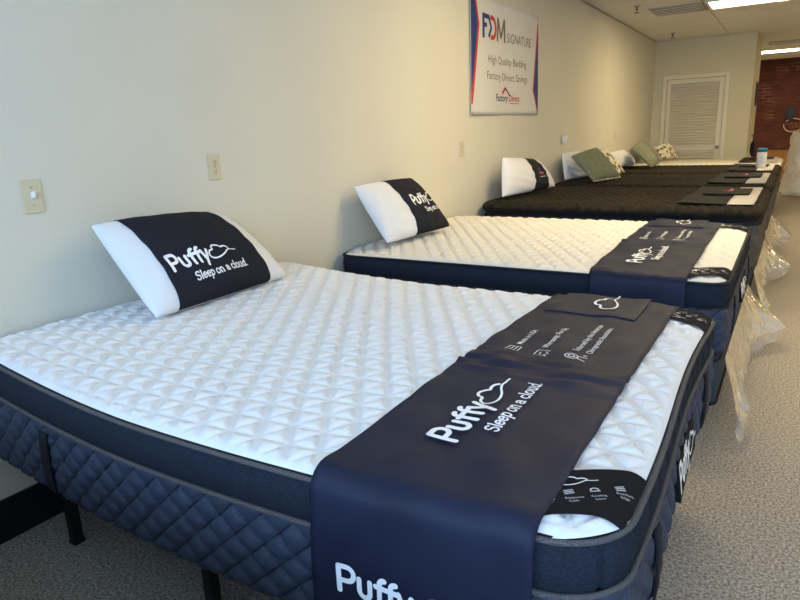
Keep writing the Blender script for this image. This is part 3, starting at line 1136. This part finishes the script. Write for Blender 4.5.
p1 = Pillow((.08, .445, ZT+.375), (.08, 1.065, ZT+.345), (.31, 1.225, ZT+.042), (.355, .465, ZT+.046), .22, seed=1)
r1 = wpillow('pillow', 'white pillow in a navy lettered sleeve, on the bed with black metal legs', 'pillow', p1, M['pillow_white'])
s1 = p1.sleeve('sleeve', .13, .82, M['sleeve'], r1)
a, b = puffy_logo(0, 0, .064)
decal('word_mark', a, p1.surf(.165, .29, .0068, .03), M['ink'], s1)
decal('tag_line', b, p1.surf(.165, .29, .0068, .03), M['ink'], s1)
p2 = Pillow((.07, 2.10, ZT+.375), (.07, 2.76, ZT+.375), (.34, 2.80, ZT+.055), (.27, 2.13, ZT+.045), .17, seed=2.4)
r2 = wpillow('pillow', 'white pillow in a navy lettered sleeve, on the bed above plastic-wrapped foundation', 'pillow', p2, M['pillow_white'])
s2 = p2.sleeve('sleeve', .40, .985, M['sleeve'], r2)
a, b = puffy_logo(0, 0, .064)
decal('word_mark', a, p2.surf(.50, .43, .0068, .06), M['ink'], s2)
decal('tag_line', b, p2.surf(.50, .43, .0068, .06), M['ink'], s2)

# ------------------------------------------------------------------ dark pillow-top beds
def foundation(loc, L, Wd, h, label):
    root = empty('box_foundation', loc)
    P, N, S = rrect(L, Wd, .06, .05)
    zz = np.array([0, .012, h*.5, h-.012, h])
    oo = np.array([-.012, 0, .004, 0, -.012])
    X = P[:, None, 0]+N[:, None, 0]*oo; Y = P[:, None, 1]+N[:, None, 1]*oo
    G = np.stack([X, Y, np.repeat(zz[None], len(P), 0)], -1)
    def caps(idx):
        return [tuple(int(i) for i in idx[:-1, 0][::-1]), tuple(int(i) for i in idx[:-1, -1])]
    grid_obj('body', G, M['box_fab'], root, wrap=True, extra=caps)
    for z in (.014, h-.014):
        tube('piping', [(p[0]+n[0]*.004, p[1]+n[1]*.004, z) for p, n in zip(P, N)], .006, M['strap'], root, 6, True)
    for x in (.2, L/2, L-.2):
        for y in (.15, Wd-.15):
            lathe('leg', [(.022, -loc[2]), (.026, -loc[2]+.02), (.03, 0)], M['metal_black'], root, 10, (x, y, 0))
    tag(root, label, 'foundation')
    return root

FH = .235
foundation((HX, -2.15, .10), 2.02, 1.52, FH, 'unseen slate fabric box foundation nearest the front window, added to shade the floor')  # unseen bed continuing the row, added to shade the floor gap
BEDS = [(3.95, 1.52), (5.76, 1.52), (7.60, 1.52), (9.50, 1.52)]
for y, wd, lab in ((B2Y, 1.52, 'slate fabric box foundation under the second white quilted mattress'),
               (3.95, 1.52, 'slate fabric box foundation under dark mattress holding the band-wrapped pillow'),
               (5.76, 1.52, 'slate fabric box foundation under dark mattress holding the fringed cushion'),
               (7.60, 1.52, 'slate fabric box foundation under dark mattress holding the wipes canister'),
               (9.50, 1.52, 'slate fabric box foundation under the cream mattress by the closet')):
    foundation((HX, y, .10), 2.02, wd, FH, lab)

def dark_mattress(loc, Wd, label, top_m, side_m, wave=True):
    L, T, r = 2.03, .435, .10
    root = empty('mattress', loc)
    P, N, S = rrect(L, Wd, r, .03)
    # lower body with horizontal channels
    nz = 26
    zz = np.linspace(0, T-.115, nz)
    oo = .010*np.abs(np.sin(zz/(T-.115)*PI*4))**.5-.02*np.clip(1-zz/.03, 0, 1)**2
    G = np.stack([P[:, None, 0]+N[:, None, 0]*oo, P[:, None, 1]+N[:, None, 1]*oo, np.repeat(zz[None], len(P), 0)], -1)
    grid_obj('body', G, side_m, root, wrap=True, extra=lambda idx: [tuple(int(i) for i in idx[:-1, 0][::-1]), tuple(int(i) for i in idx[:-1, -1])])
    # recessed gusset
    zz = np.array([T-.115, T-.105, T-.08, T-.07]); oo = np.array([0, -.006, -.006, -.0])
    G = np.stack([P[:, None, 0]+N[:, None, 0]*oo, P[:, None, 1]+N[:, None, 1]*oo, np.repeat(zz[None], len(P), 0)], -1)
    grid_obj('gusset', G, M['gusset'], root, wrap=True)
    tube('piping', [(p[0]+n[0]*.006, p[1]+n[1]*.006, T-.115) for p, n in zip(P, N)], .008, M['strap'], root, 6, True)
    # pillow top: side roll plus quilted top, one surface built as rings towards the middle
    rings = []
    c = np.array([L/2, Wd/2])
    P2, N2, S2 = rrect(L, Wd, r, .012)
    def add(ins, z, w):
        half = np.array([L/2, Wd/2])
        sc = (half-ins)/half
        Q = c+(P2-c)*sc
        return np.concatenate([Q, np.full((len(Q), 1), z)], 1), w
    seq = [(0.0, T-.072), (-.012, T-.055), (-.014, T-.035), (-.004, T-.014), (.018, T-.004), (.04, T)]
    G = [add(a, z, 0)[0] for a, z in seq]
    for ins in np.arange(.055, Wd/2-.01, .014):
        G.append(add(ins, T, 1)[0])
    G = np.stack(G, 1)
    if wave:
        x, y = G[..., 0], G[..., 1]
        w = np.abs(np.sin((x+.03*np.sin(y*38))*40))**.8*.016+.005*smooth_noise(x*3, y*3, 7)
        ed = np.clip((G[..., 2]-(T-.04))/.03, 0, 1)
        G[..., 2] += w*ed-.010*ed
        sidew = np.abs(np.sin((x+y)*40))**.8*.012*(1-ed)
        dirn = np.concatenate([N2, np.zeros((len(N2), 1))], 1)
        G += dirn[:, None, :]*sidew[..., None]
    else:
        G[..., 2] += .004*smooth_noise(G[..., 0]*3, G[..., 1]*3, 9)
    grid_obj('pillow_top', G, top_m, root, wrap=True, extra=lambda idx: [tuple(int(i) for i in idx[:-1, -1])])
    tag(root, label, 'mattress')
    return root

MZ = .10+FH+.002
for (y, wd), lab in zip(BEDS[:3], ('dark brown quilted pillow-top mattress holding the white pillow with a black band',
                                  'dark brown quilted pillow-top mattress holding the sage cushion with cream fringe',
                                  'dark brown quilted pillow-top mattress holding the wipes canister')):
    dark_mattress((HX+.03, y, MZ), wd, lab, M['brown'], M['brown_side'])
dark_mattress((HX+.03, 9.50, MZ), 1.52, 'cream sheet-topped mattress beside the louvered closet door', M['cream_sheet'], M['brown_side'], wave=False)
dark_mattress((HX+.03, -2.15, MZ), 1.52, 'unseen dark brown quilted pillow-top mattress nearest the front window, added to shade the floor', M['brown'], M['brown_side'])  # mattress of the added unseen bed, blocks low daylight
DZ = MZ+.435

def dark_runner(loc, label, xa=1.50, xm=1.82, xb=1.985, wd=1.40):
    root = empty('bed_runner', loc)
    def strip(name, x0, x1, m):
        G = []
        for x in np.linspace(x0, x1, 8):
            col = []
            for y in np.linspace(.06, wd, 26):
                col.append((x, y, .018+.003*math.sin(y*14+x*9)-(max(0, x-1.98)*.25)))
            G.append(col)
        o = grid_obj(name, np.array(G), m, root)
        so = o.modifiers.new('cloth', 'SOLIDIFY'); so.thickness = .004; so.offset = -1
        return o
    strip('cloth', xa, xm, M['black_cloth'])
    g = strip('foot_band', xm+.001, xb, M['grey_cloth'])
    v, f = box_vf(1.60, 1.925, .62, 1.10, .024, .034, .004)
    pk = mesh_obj('pocket', v, f, M['black_cloth'], root)
    def su(a, b): return (1.80-b, .80+a, .0352)
    decal('emblem', [stroke_vf(line((.0, .02), (.10, .02)), .035), stroke_vf([(.03, .045), (.06, .075), (.1, .045)], .012)], su, M['red_ink'], pk)
    decal('emblem', [stroke_vf(line((.12, .02), (.20, .02)), .02)], su, M['soft_ink'], pk)
    tag(root, label, 'bed runner', 'black and grey bed runners')
    return root
for (y, wd), lab in zip(BEDS, ('black bed runner with pale grey band, on the bed with the band-wrapped pillow',
                               'black bed runner with pale grey band, on the bed with the fringed cushion',
                               'black bed runner with pale grey band, under the wipes canister',
                               'black bed runner with pale grey band, on the cream mattress by the closet')):
    dark_runner((HX+.03, y, DZ), lab)

# pillows and cushions on the far beds
p3 = Pillow((.15, 4.15, 1.125), (.16, 4.95, 1.07), (.30, 5.12, DZ+.03), (.20, 4.02, DZ+.03), .20, seed=3.3, wr=.008)
r3 = wpillow('pillow', 'white pillow with a black centre band printed with a small red and blue emblem', 'pillow', p3, M['pillow_white'])
s3 = p3.sleeve('band', .46, .78, M['black_cloth'], r3)
e3 = p3.surf(.57, .50, .0075)
decal('emblem', [stroke_vf(line((0, 0), (.05, 0)), .026), stroke_vf([(.01, .03), (.035, .06), (.06, .03)], .01)], e3, M['blue_ink'], s3)
decal('emblem', [stroke_vf(line((.065, 0), (.12, 0)), .026)], e3, M['red_ink'], s3)
decal('emblem', [stroke_vf(line((0, -.04), (.12, -.04)), .008)], e3, M['soft_ink'], s3)

p4 = Pillow((.09, 5.95, 1.085), (.09, 6.62, 1.09), (.24, 6.58, DZ+.03), (.15, 5.90, DZ+.03), .14, seed=5, wr=.012)
wpillow('pillow', 'white pillow leaning on the wall behind the fringed sage cushion', 'pillow', p4, M['pillow_white'])
c4b = Pillow((.22, 6.55, 1.06), (.30, 6.98, 1.10), (.52, 7.08, DZ+.03), (.44, 6.66, DZ+.03), .09, seed=2)
wpillow('cushion', 'cream leaf-print cushion tucked behind the sage cushion with cream fringe', 'cushion', c4b, M['leaf'])
c4 = Pillow((.24, 5.78, 1.06), (.38, 6.26, 1.13), (.62, 6.38, DZ+.03), (.48, 5.79, DZ+.03), .16, seed=4, wr=.010)
rc4 = wpillow('cushion', 'sage green linen cushion with cream fringe along one side', 'cushion', c4, M['olive'])
vfs = []
rnd = random.Random(4)
for side in (0, 1):
    for i in range(26):
        t = (i+.5)/26
        if side == 0: q = c4.base(1.0, t); dirv = np.array([.01, .045, -.012])
        else: q = c4.base(t, 0.0); dirv = np.array([.012, .006, -.022])
        e = q+dirv*rnd.uniform(.7, 1.2)+np.array([rnd.uniform(-.008, .008) for _ in range(3)])
        e[2] = max(e[2], -.008)
        vfs.append(tube_vf([tuple(q), tuple((q+e)/2+np.array([0, 0, .004])), tuple(e)], [.008, .007, .004], 5))
v, f = join(*vfs)
tag(mesh_obj('fringe', v, f, M['fringe'], rc4, True), kind='stuff')

p5 = Pillow((.11, 7.86, 1.01), (.11, 8.76, 1.02), (.28, 8.86, DZ+.03), (.17, 7.96, DZ+.03), .19, seed=6, wr=.012)
wpillow('pillow', 'plump white pillow beside the plain sage cushion on the third dark bed', 'pillow', p5, M['pillow_white'])
p5b = Pillow((.09, 9.62, DZ+.27), (.09, 10.30, DZ+.27), (.25, 10.36, DZ+.03), (.22, 9.62, DZ+.03), .13, seed=7, wr=.012)
wpillow('pillow', 'white pillow on the cream mattress next to the leaf-print cushion', 'pillow', p5b, M['pillow_white'])
c5 = Pillow((.32, 8.24, 1.035), (.38, 8.62, 1.14), (.64, 8.64, DZ+.05), (.62, 8.16, DZ+.03), .16, seed=8, wr=.01)
wpillow('cushion', 'plain sage green cushion tilted on its corner between white pillows', 'cushion', c5, M['olive'])
c6 = Pillow((.28, 10.2, 1.01), (.42, 10.6, 1.065), (.58, 10.75, DZ+.03), (.44, 10.16, DZ+.03), .12, seed=9)
wpillow('cushion', 'cream leaf-print cushion leaning alone on the cream mattress', 'cushion', c6, M['leaf'])

# wipes canister on the third dark bed
ca = empty('wipes_canister', (1.90, 8.05, DZ+.0225))
lathe('bottle', [(.050, 0), (.054, .006), (.054, .175), (.050, .185)], M['plate_white'], ca, 24)
lathe('cap', [(.053, .186), (.054, .190), (.054, .222), (.048, .230), (.02, .232)], M['teal'], ca, 24)
def cs(a, b): return (.0548*math.cos(a/.0548-1.2), .0548*math.sin(a/.0548-1.2), b)
decal('print', [stroke_vf(line((-.03, .13-.018*i), (.03-.006*(i % 3), .13-.018*i), 8), .006, False) for i in range(5)], cs, M['soft_ink'], ca)
tag(ca, 'white wipes canister with blue cap standing on a bed runner', 'canister')

# ------------------------------------------------------------------ plastic film on the foundations
def film(loc, Wd, label, seed, h=.34, near=.20, far=.06):
    """loose film hanging from the top edge of the foundation, with a slack ear at each corner"""
    rnd = random.Random(seed)
    G = []
    nb, na = 9, 46
    ph = [rnd.uniform(0, 6.28) for _ in range(6)]
    for i in range(na+1):
        a = i/na
        col = []
        for j in range(nb+1):
            b = j/nb
            ys_, ye = -near*b**1.1, Wd+far*b
            y = ys_+(ye-ys_)*a+(rnd.uniform(-.012, .012) if 0 < i < na else 0)*b
            ear = .17*math.exp(-((a-.88)/.11)**2)+.06*math.exp(-((a-.08)/.08)**2)+.05
            x = .012+ear*min(b*1.5, 1)*(1-.15*max(0, b-.7)/.3)
            fold = abs(math.sin(a*34+ph[0]))+.6*abs(math.sin(a*61+ph[1]))
            x += .022*b*(fold-.6)+rnd.uniform(-.010, .010)*b
            z = h*(1-b)+.004+(.06*math.exp(-((a-.88)/.11)**2)+rnd.uniform(0, .02))*b*(1 if j == nb else .4)
            col.append((max(x, .010), y, z))
        G.append(col)
    o = grid_obj('plastic_film', np.array(G), M['film'], smooth=False)
    o.location = loc
    tag(o, label, 'plastic wrap', 'clear plastic films hanging at the bed feet')
    return o
film((HX+2.035, B2Y, 0), 1.52, 'clear plastic film hanging off the foundation under the second white quilted mattress', 1)
film((HX+2.045, 3.95, 0), 1.52, 'clear plastic film hanging at the foot of the bed with the band-wrapped pillow', 2, h=.33)
film((HX+2.045, 5.76, 0), 1.52, 'clear plastic film hanging at the foot of the bed with the fringed cushion', 3, h=.33)

# plastic-wrapped mattress standing on edge at the end of the aisle
def wrapped_mattress():
    root = empty('wrapped_mattress', (2.15, 12.9, 0))
    P, N, S = rrect(1.5, .34, .12, .02)
    nz, H = 60, 1.16
    zz = np.linspace(.0, H, nz)
    X = np.repeat(P[:, None, 0], nz, 1); Y = np.repeat(P[:, None, 1], nz, 1)
    Z = np.repeat(zz[None], len(P), 0)
    lean = .10*(Z/H)*np.clip(1-X/.8, 0, 1)
    o = -.05*np.clip((Z-H+.10)/.10, 0, 1)**2-.03*np.clip(1-Z/.06, 0, 1)**2
    core = np.stack([X+N[:, None, 0]*o+lean, Y+N[:, None, 1]*o, Z], -1)
    caps = lambda idx: [tuple(int(i) for i in idx[:-1, 0][::-1]), tuple(int(i) for i in idx[:-1, -1])]
    grid_obj('mattress_core', core, M['cream_sheet'], root, wrap=True, extra=caps)
    sw = np.repeat(S[:, None], nz, 1)
    o2 = o+.040+.030*np.abs(np.sin(sw*17+2*np.sin(Z*5)))+.022*np.abs(np.sin(Z*13+sw*21))+.012*np.sin(sw*71-Z*11)+.03*np.clip(1-Z/.5, 0, 1)
    sheet = np.stack([X+N[:, None, 0]*o2+lean, Y+N[:, None, 1]*o2, Z*1.014+.002], -1)
    grid_obj('plastic_wrap', sheet[::3, ::3], M['film_thick'], root, wrap=True, extra=caps, smooth=False)
    tag(root, 'cream mattress standing on edge, wrapped in milky plastic, before the brick wall', 'mattress')
wrapped_mattress()

# ------------------------------------------------------------------ wall fittings
def plate_root(name, y, z, label, cat, group=None):
    t = empty(name, (0, y, z))
    box('cover_plate', 0, .006, -.036, .036, -.058, .058, M['plate'], t, .0025)
    for s in (-1, 1):
        lathe('screw', [(.0035, .006), (.003, .0075)], M['steel'], t, 8, (0, 0, s*.030 if name == 'light_switch' else 0), 'x') if name == 'light_switch' or s == 1 else None
    tag(t, label, cat, group)
    return t
sw = plate_root('light_switch', .3035, ZT+.491, 'ivory light switch with single toggle on the cream wall', 'light switch')
v, f = box_vf(.005, .022, -.005, .005, -.011, .011, .002)
v = [(p[0], p[1], p[2]+p[0]*.35) for p in v]
mesh_obj('toggle', v, f, M['plate_white'], sw)
def outlet(y, z, label):
    t = plate_root('wall_outlet', y, z, label, 'outlet', 'ivory wall outlets')
    for s in (-1, 1):
        fc = lathe('socket_face', [(.0165, .0055), (.0165, .0075), (.0155, .0082)], M['plate'], t, 16, (0, 0, s*.0195), 'x')
        for q in (-.006, .006):
            box('slot', .0078, .0086, q-.0013, q+.0013, s*.0195, s*.0195+.008, M['slot'], fc)
        lathe('ground_hole', [(.0024, .0078), (.0024, .0086)], M['slot'], fc, 8, (0, 0, s*.0195-.007), 'x')
    return t
outlet(1.137, ZT+.542, 'ivory wall outlet above the navy-sleeved pillow nearest the light switch')
outlet(3.69, ZT+.530, 'ivory wall outlet below the hanging banner')
outlet(6.21, ZT+.545, 'ivory wall outlet with a white plug-in device')
outlet(8.70, ZT+.545, 'ivory wall outlet above the far white pillows')
pl = empty('plug_in_freshener', (.0095, 6.24, ZT+.555))
box('housing', 0, .045, -.028, .042, -.035, .03, M['plate_white'], pl, .008)
lathe('refill', [(.016, -.055), (.018, -.05), (.018, -.038), (.012, -.033)], M['plate_white'], pl, 12, (.024, .0, 0))
tag(pl, 'white plug-in air freshener on a wall outlet past the banner', 'air freshener')

# ------------------------------------------------------------------ banner
def banner():
    y0, y1, z0, z1 = 3.835, 5.395, 1.475, 2.385
    root = empty('wall_banner', (0, y0, z0))
    w, h = y1-y0, z1-z0
    def sf(a, b, off=0.0):
        """a, b in wall coordinates (y, z)"""
        u, t = (a-y0)/w, (b-z0)/h
        x = .010+.006*math.sin(u*9+t*2)+.004*math.sin(u*21+1)*(1-t)
        dz = -.012*math.sin(PI*u)*t+.03*(u-.5)*.8
        return (x+off, a-y0, b-z0+dz*.6)
    G = np.array([[sf(y0+w*i/40, z0+h*j/24) for j in range(25)] for i in range(41)])
    o = grid_obj('vinyl_sheet', G, M['banner'], root)
    so = o.modifiers.new('sheet', 'SOLIDIFY'); so.thickness = .002; so.offset = -1
    def poly_fan(pts, n=14):
        return pts
    def quads(la, lb, n=14):
        """area between two edges"""
        V, F = [], []
        for i in range(n+1):
            t = i/n
            a = (la[0][0]+(la[1][0]-la[0][0])*t, la[0][1]+(la[1][1]-la[0][1])*t)
            b = (lb[0][0]+(lb[1][0]-lb[0][0])*t, lb[0][1]+(lb[1][1]-lb[0][1])*t)
            for k in range(5):
                s = k/4
                V.append((a[0]+(b[0]-a[0])*s, a[1]+(b[1]-a[1])*s))
        for i in range(n):
            for k in range(4):
                F.append((i*5+k, i*5+k+1, (i+1)*5+k+1, (i+1)*5+k))
        return V, F
    d1 = lambda a, b: sf(a, b, .0012)
    d2 = lambda a, b: sf(a, b, .0020)
    # coloured side triangles: red behind navy
    e = .004
    decal('side_stripe', [quads(((y0+e, z1-e), (y0+e, 2.17)), ((y0+.10, z1-e), (4.005, 2.17))), quads(((y0+e, 2.17), (y0+e, 1.56)), ((4.005, 2.17), (y0+.03, 1.56)))], d1, M['b_red'], root)
    decal('side_stripe', [quads(((y0+e, z1-e), (y0+e, 2.17)), ((y0+.065, z1-e), (3.968, 2.17))), quads(((y0+e, 2.17), (y0+e, 1.66)), ((3.968, 2.17), (y0+.012, 1.66)))], d2, M['b_navy'], root)
    decal('side_stripe', [quads(((y1-.022, 2.32), (5.225, 1.70)), ((y1-e, 2.32), (y1-e, 1.70))), quads(((5.225, 1.70), (y1-.02, z0+e)), ((y1-e, 1.70), (y1-e, z0+e)))], d1, M['b_red'], root)
    decal('side_stripe', [quads(((y1-.016, 2.22), (5.255, 1.71)), ((y1-e, 2.22), (y1-e, 1.71))), quads(((5.255, 1.71), (y1-.014, z0+.03)), ((y1-e, 1.71), (y1-e, z0+.03)))], d2, M['b_navy'], root)
    # three-letter mark
    zb, zt = 2.075, 2.262
    F_ = [stroke_vf(line((4.09, zb), (4.09, zt)), .045, False), stroke_vf(line((4.07, zt-.018), (4.215, zt-.018)), .036, False), stroke_vf(line((4.07, zt-.085), (4.165, zt-.085)), .034, False),
          stroke_vf([(4.205, zt-.02), (4.255, (zb+zt)/2), (4.20, zb+.015)], .036, False)]
    decal('letter_mark', F_, d1, M['b_navy'], root)
    D_ = [stroke_vf([(4.235, zt-.016), (4.29, zt-.018)]+arc(4.285, (zb+zt)/2, .065, .075, 80, -80, 10)+[(4.24, zb+.016)], .036, False)]
    decal('letter_mark', D_, d1, M['b_red'], root)
    M_ = [stroke_vf(line((4.385, zb), (4.40, zt)), .034, False), stroke_vf(line((4.40, zt-.01), (4.465, zb+.03)), .032, False), stroke_vf(line((4.465, zb+.03), (4.53, zt-.01)), .032, False), stroke_vf(line((4.53, zt), (4.55, zb)), .034, False)]
    decal('letter_mark', M_, d1, M['b_grey'], root)
    decal('word', [font_fit('SIGNATURE', 4.59, 5.17, 2.084, .078, 0)], d1, M['b_grey'], root)
    decal('slogan', [font_fit('High Quality Bedding', 4.18, 5.05, 1.895, .062, 0)], d1, M['b_grey'], root)
    decal('slogan', [font_fit('Factory Direct Savings', 4.15, 5.08, 1.765, .062, 0)], d1, M['b_grey'], root)
    decal('company_mark', [font_fit('Factory', 4.34, 4.635, 1.592, .058, .018), stroke_vf([(4.575, 1.705), (4.675, 1.640)], .016, False)], d1, M['b_dark'], root)
    decal('company_mark', [font_fit('Direct', 4.65, 4.89, 1.592, .058, .018), stroke_vf([(4.50, 1.655), (4.575, 1.705)], .030, False), stroke_vf(line((4.67, 1.574), (4.88, 1.574), 8), .007, False)], d1, M['b_red'], root)
    for a in (.02, w-.02):
        for b in (.02, h-.02):
            lathe('grommet', [(.012, 0), (.012, .003), (.006, .003)], M['steel'], root, 10, sf(y0+a, z0+b, .001), 'x')
    tag(root, 'white vinyl banner with navy and red edges and three-letter mark on wall', 'banner')
banner()

# ------------------------------------------------------------------ small things at the far end
ph = empty('wall_phone', (2.05, Y1, ZT+.68))
box('body', -.085, .085, -.06, 0, 0, .30, M['metal_black'], ph, .012)
hs = box('handset', -.10, -.045, -.10, -.062, .01, .29, M['slot'], ph, .012)
tube('cord', [(-.06+.19*math.sin(q)+.15, -.05, -.12+.15*math.cos(q)) for q in np.linspace(-1.0, 4.9, 40)], .009, M['fringe'], ph, 6)
tag(ph, 'black wall telephone with looped pale cord on the brick wall', 'telephone')
um = empty('umbrella', (1.575, 12.35, ZT+.06))
lathe('folded_canopy', [(.006, 0), (.018, .02), (.040, .10), (.032, .22), (.012, .27)], M['strap'], um, 12)
tube('hook_handle', [(0, 0, .26), (0, 0, .34), (-.008, .0, .37), (-.022, 0, .375), (-.034, 0, .36)], .006, M['strap'], um, 8)
tag(um, 'black folded umbrella hanging at the closet side wall', 'umbrella')
t = empty('light_switch', (CX, 11.88, ZT+.66))
box('cover_plate', 0, .006, -.036, .036, -.058, .058, M['plate_white'], t, .0025)
box('toggle', .005, .018, -.005, .005, -.01, .01, M['plate_white'], t, .002)
tag(t, 'white light switch on the closet side wall near the umbrella', 'light switch')
t = empty('picture_frame', (CX, 12.45, ZT+1.14))
for a in ((-.14, .14, -.20, -.17), (-.14, .14, .17, .20), (-.14, -.11, -.17, .17), (.11, .14, -.17, .17)):
    box('frame', 0, .02, *a, M['metal_black'], t)
box('print_sheet', 0, .008, -.11, .11, -.17, .17, M['b_grey'], t)
tag(t, 'dark narrow picture frame on the closet side wall', 'picture')
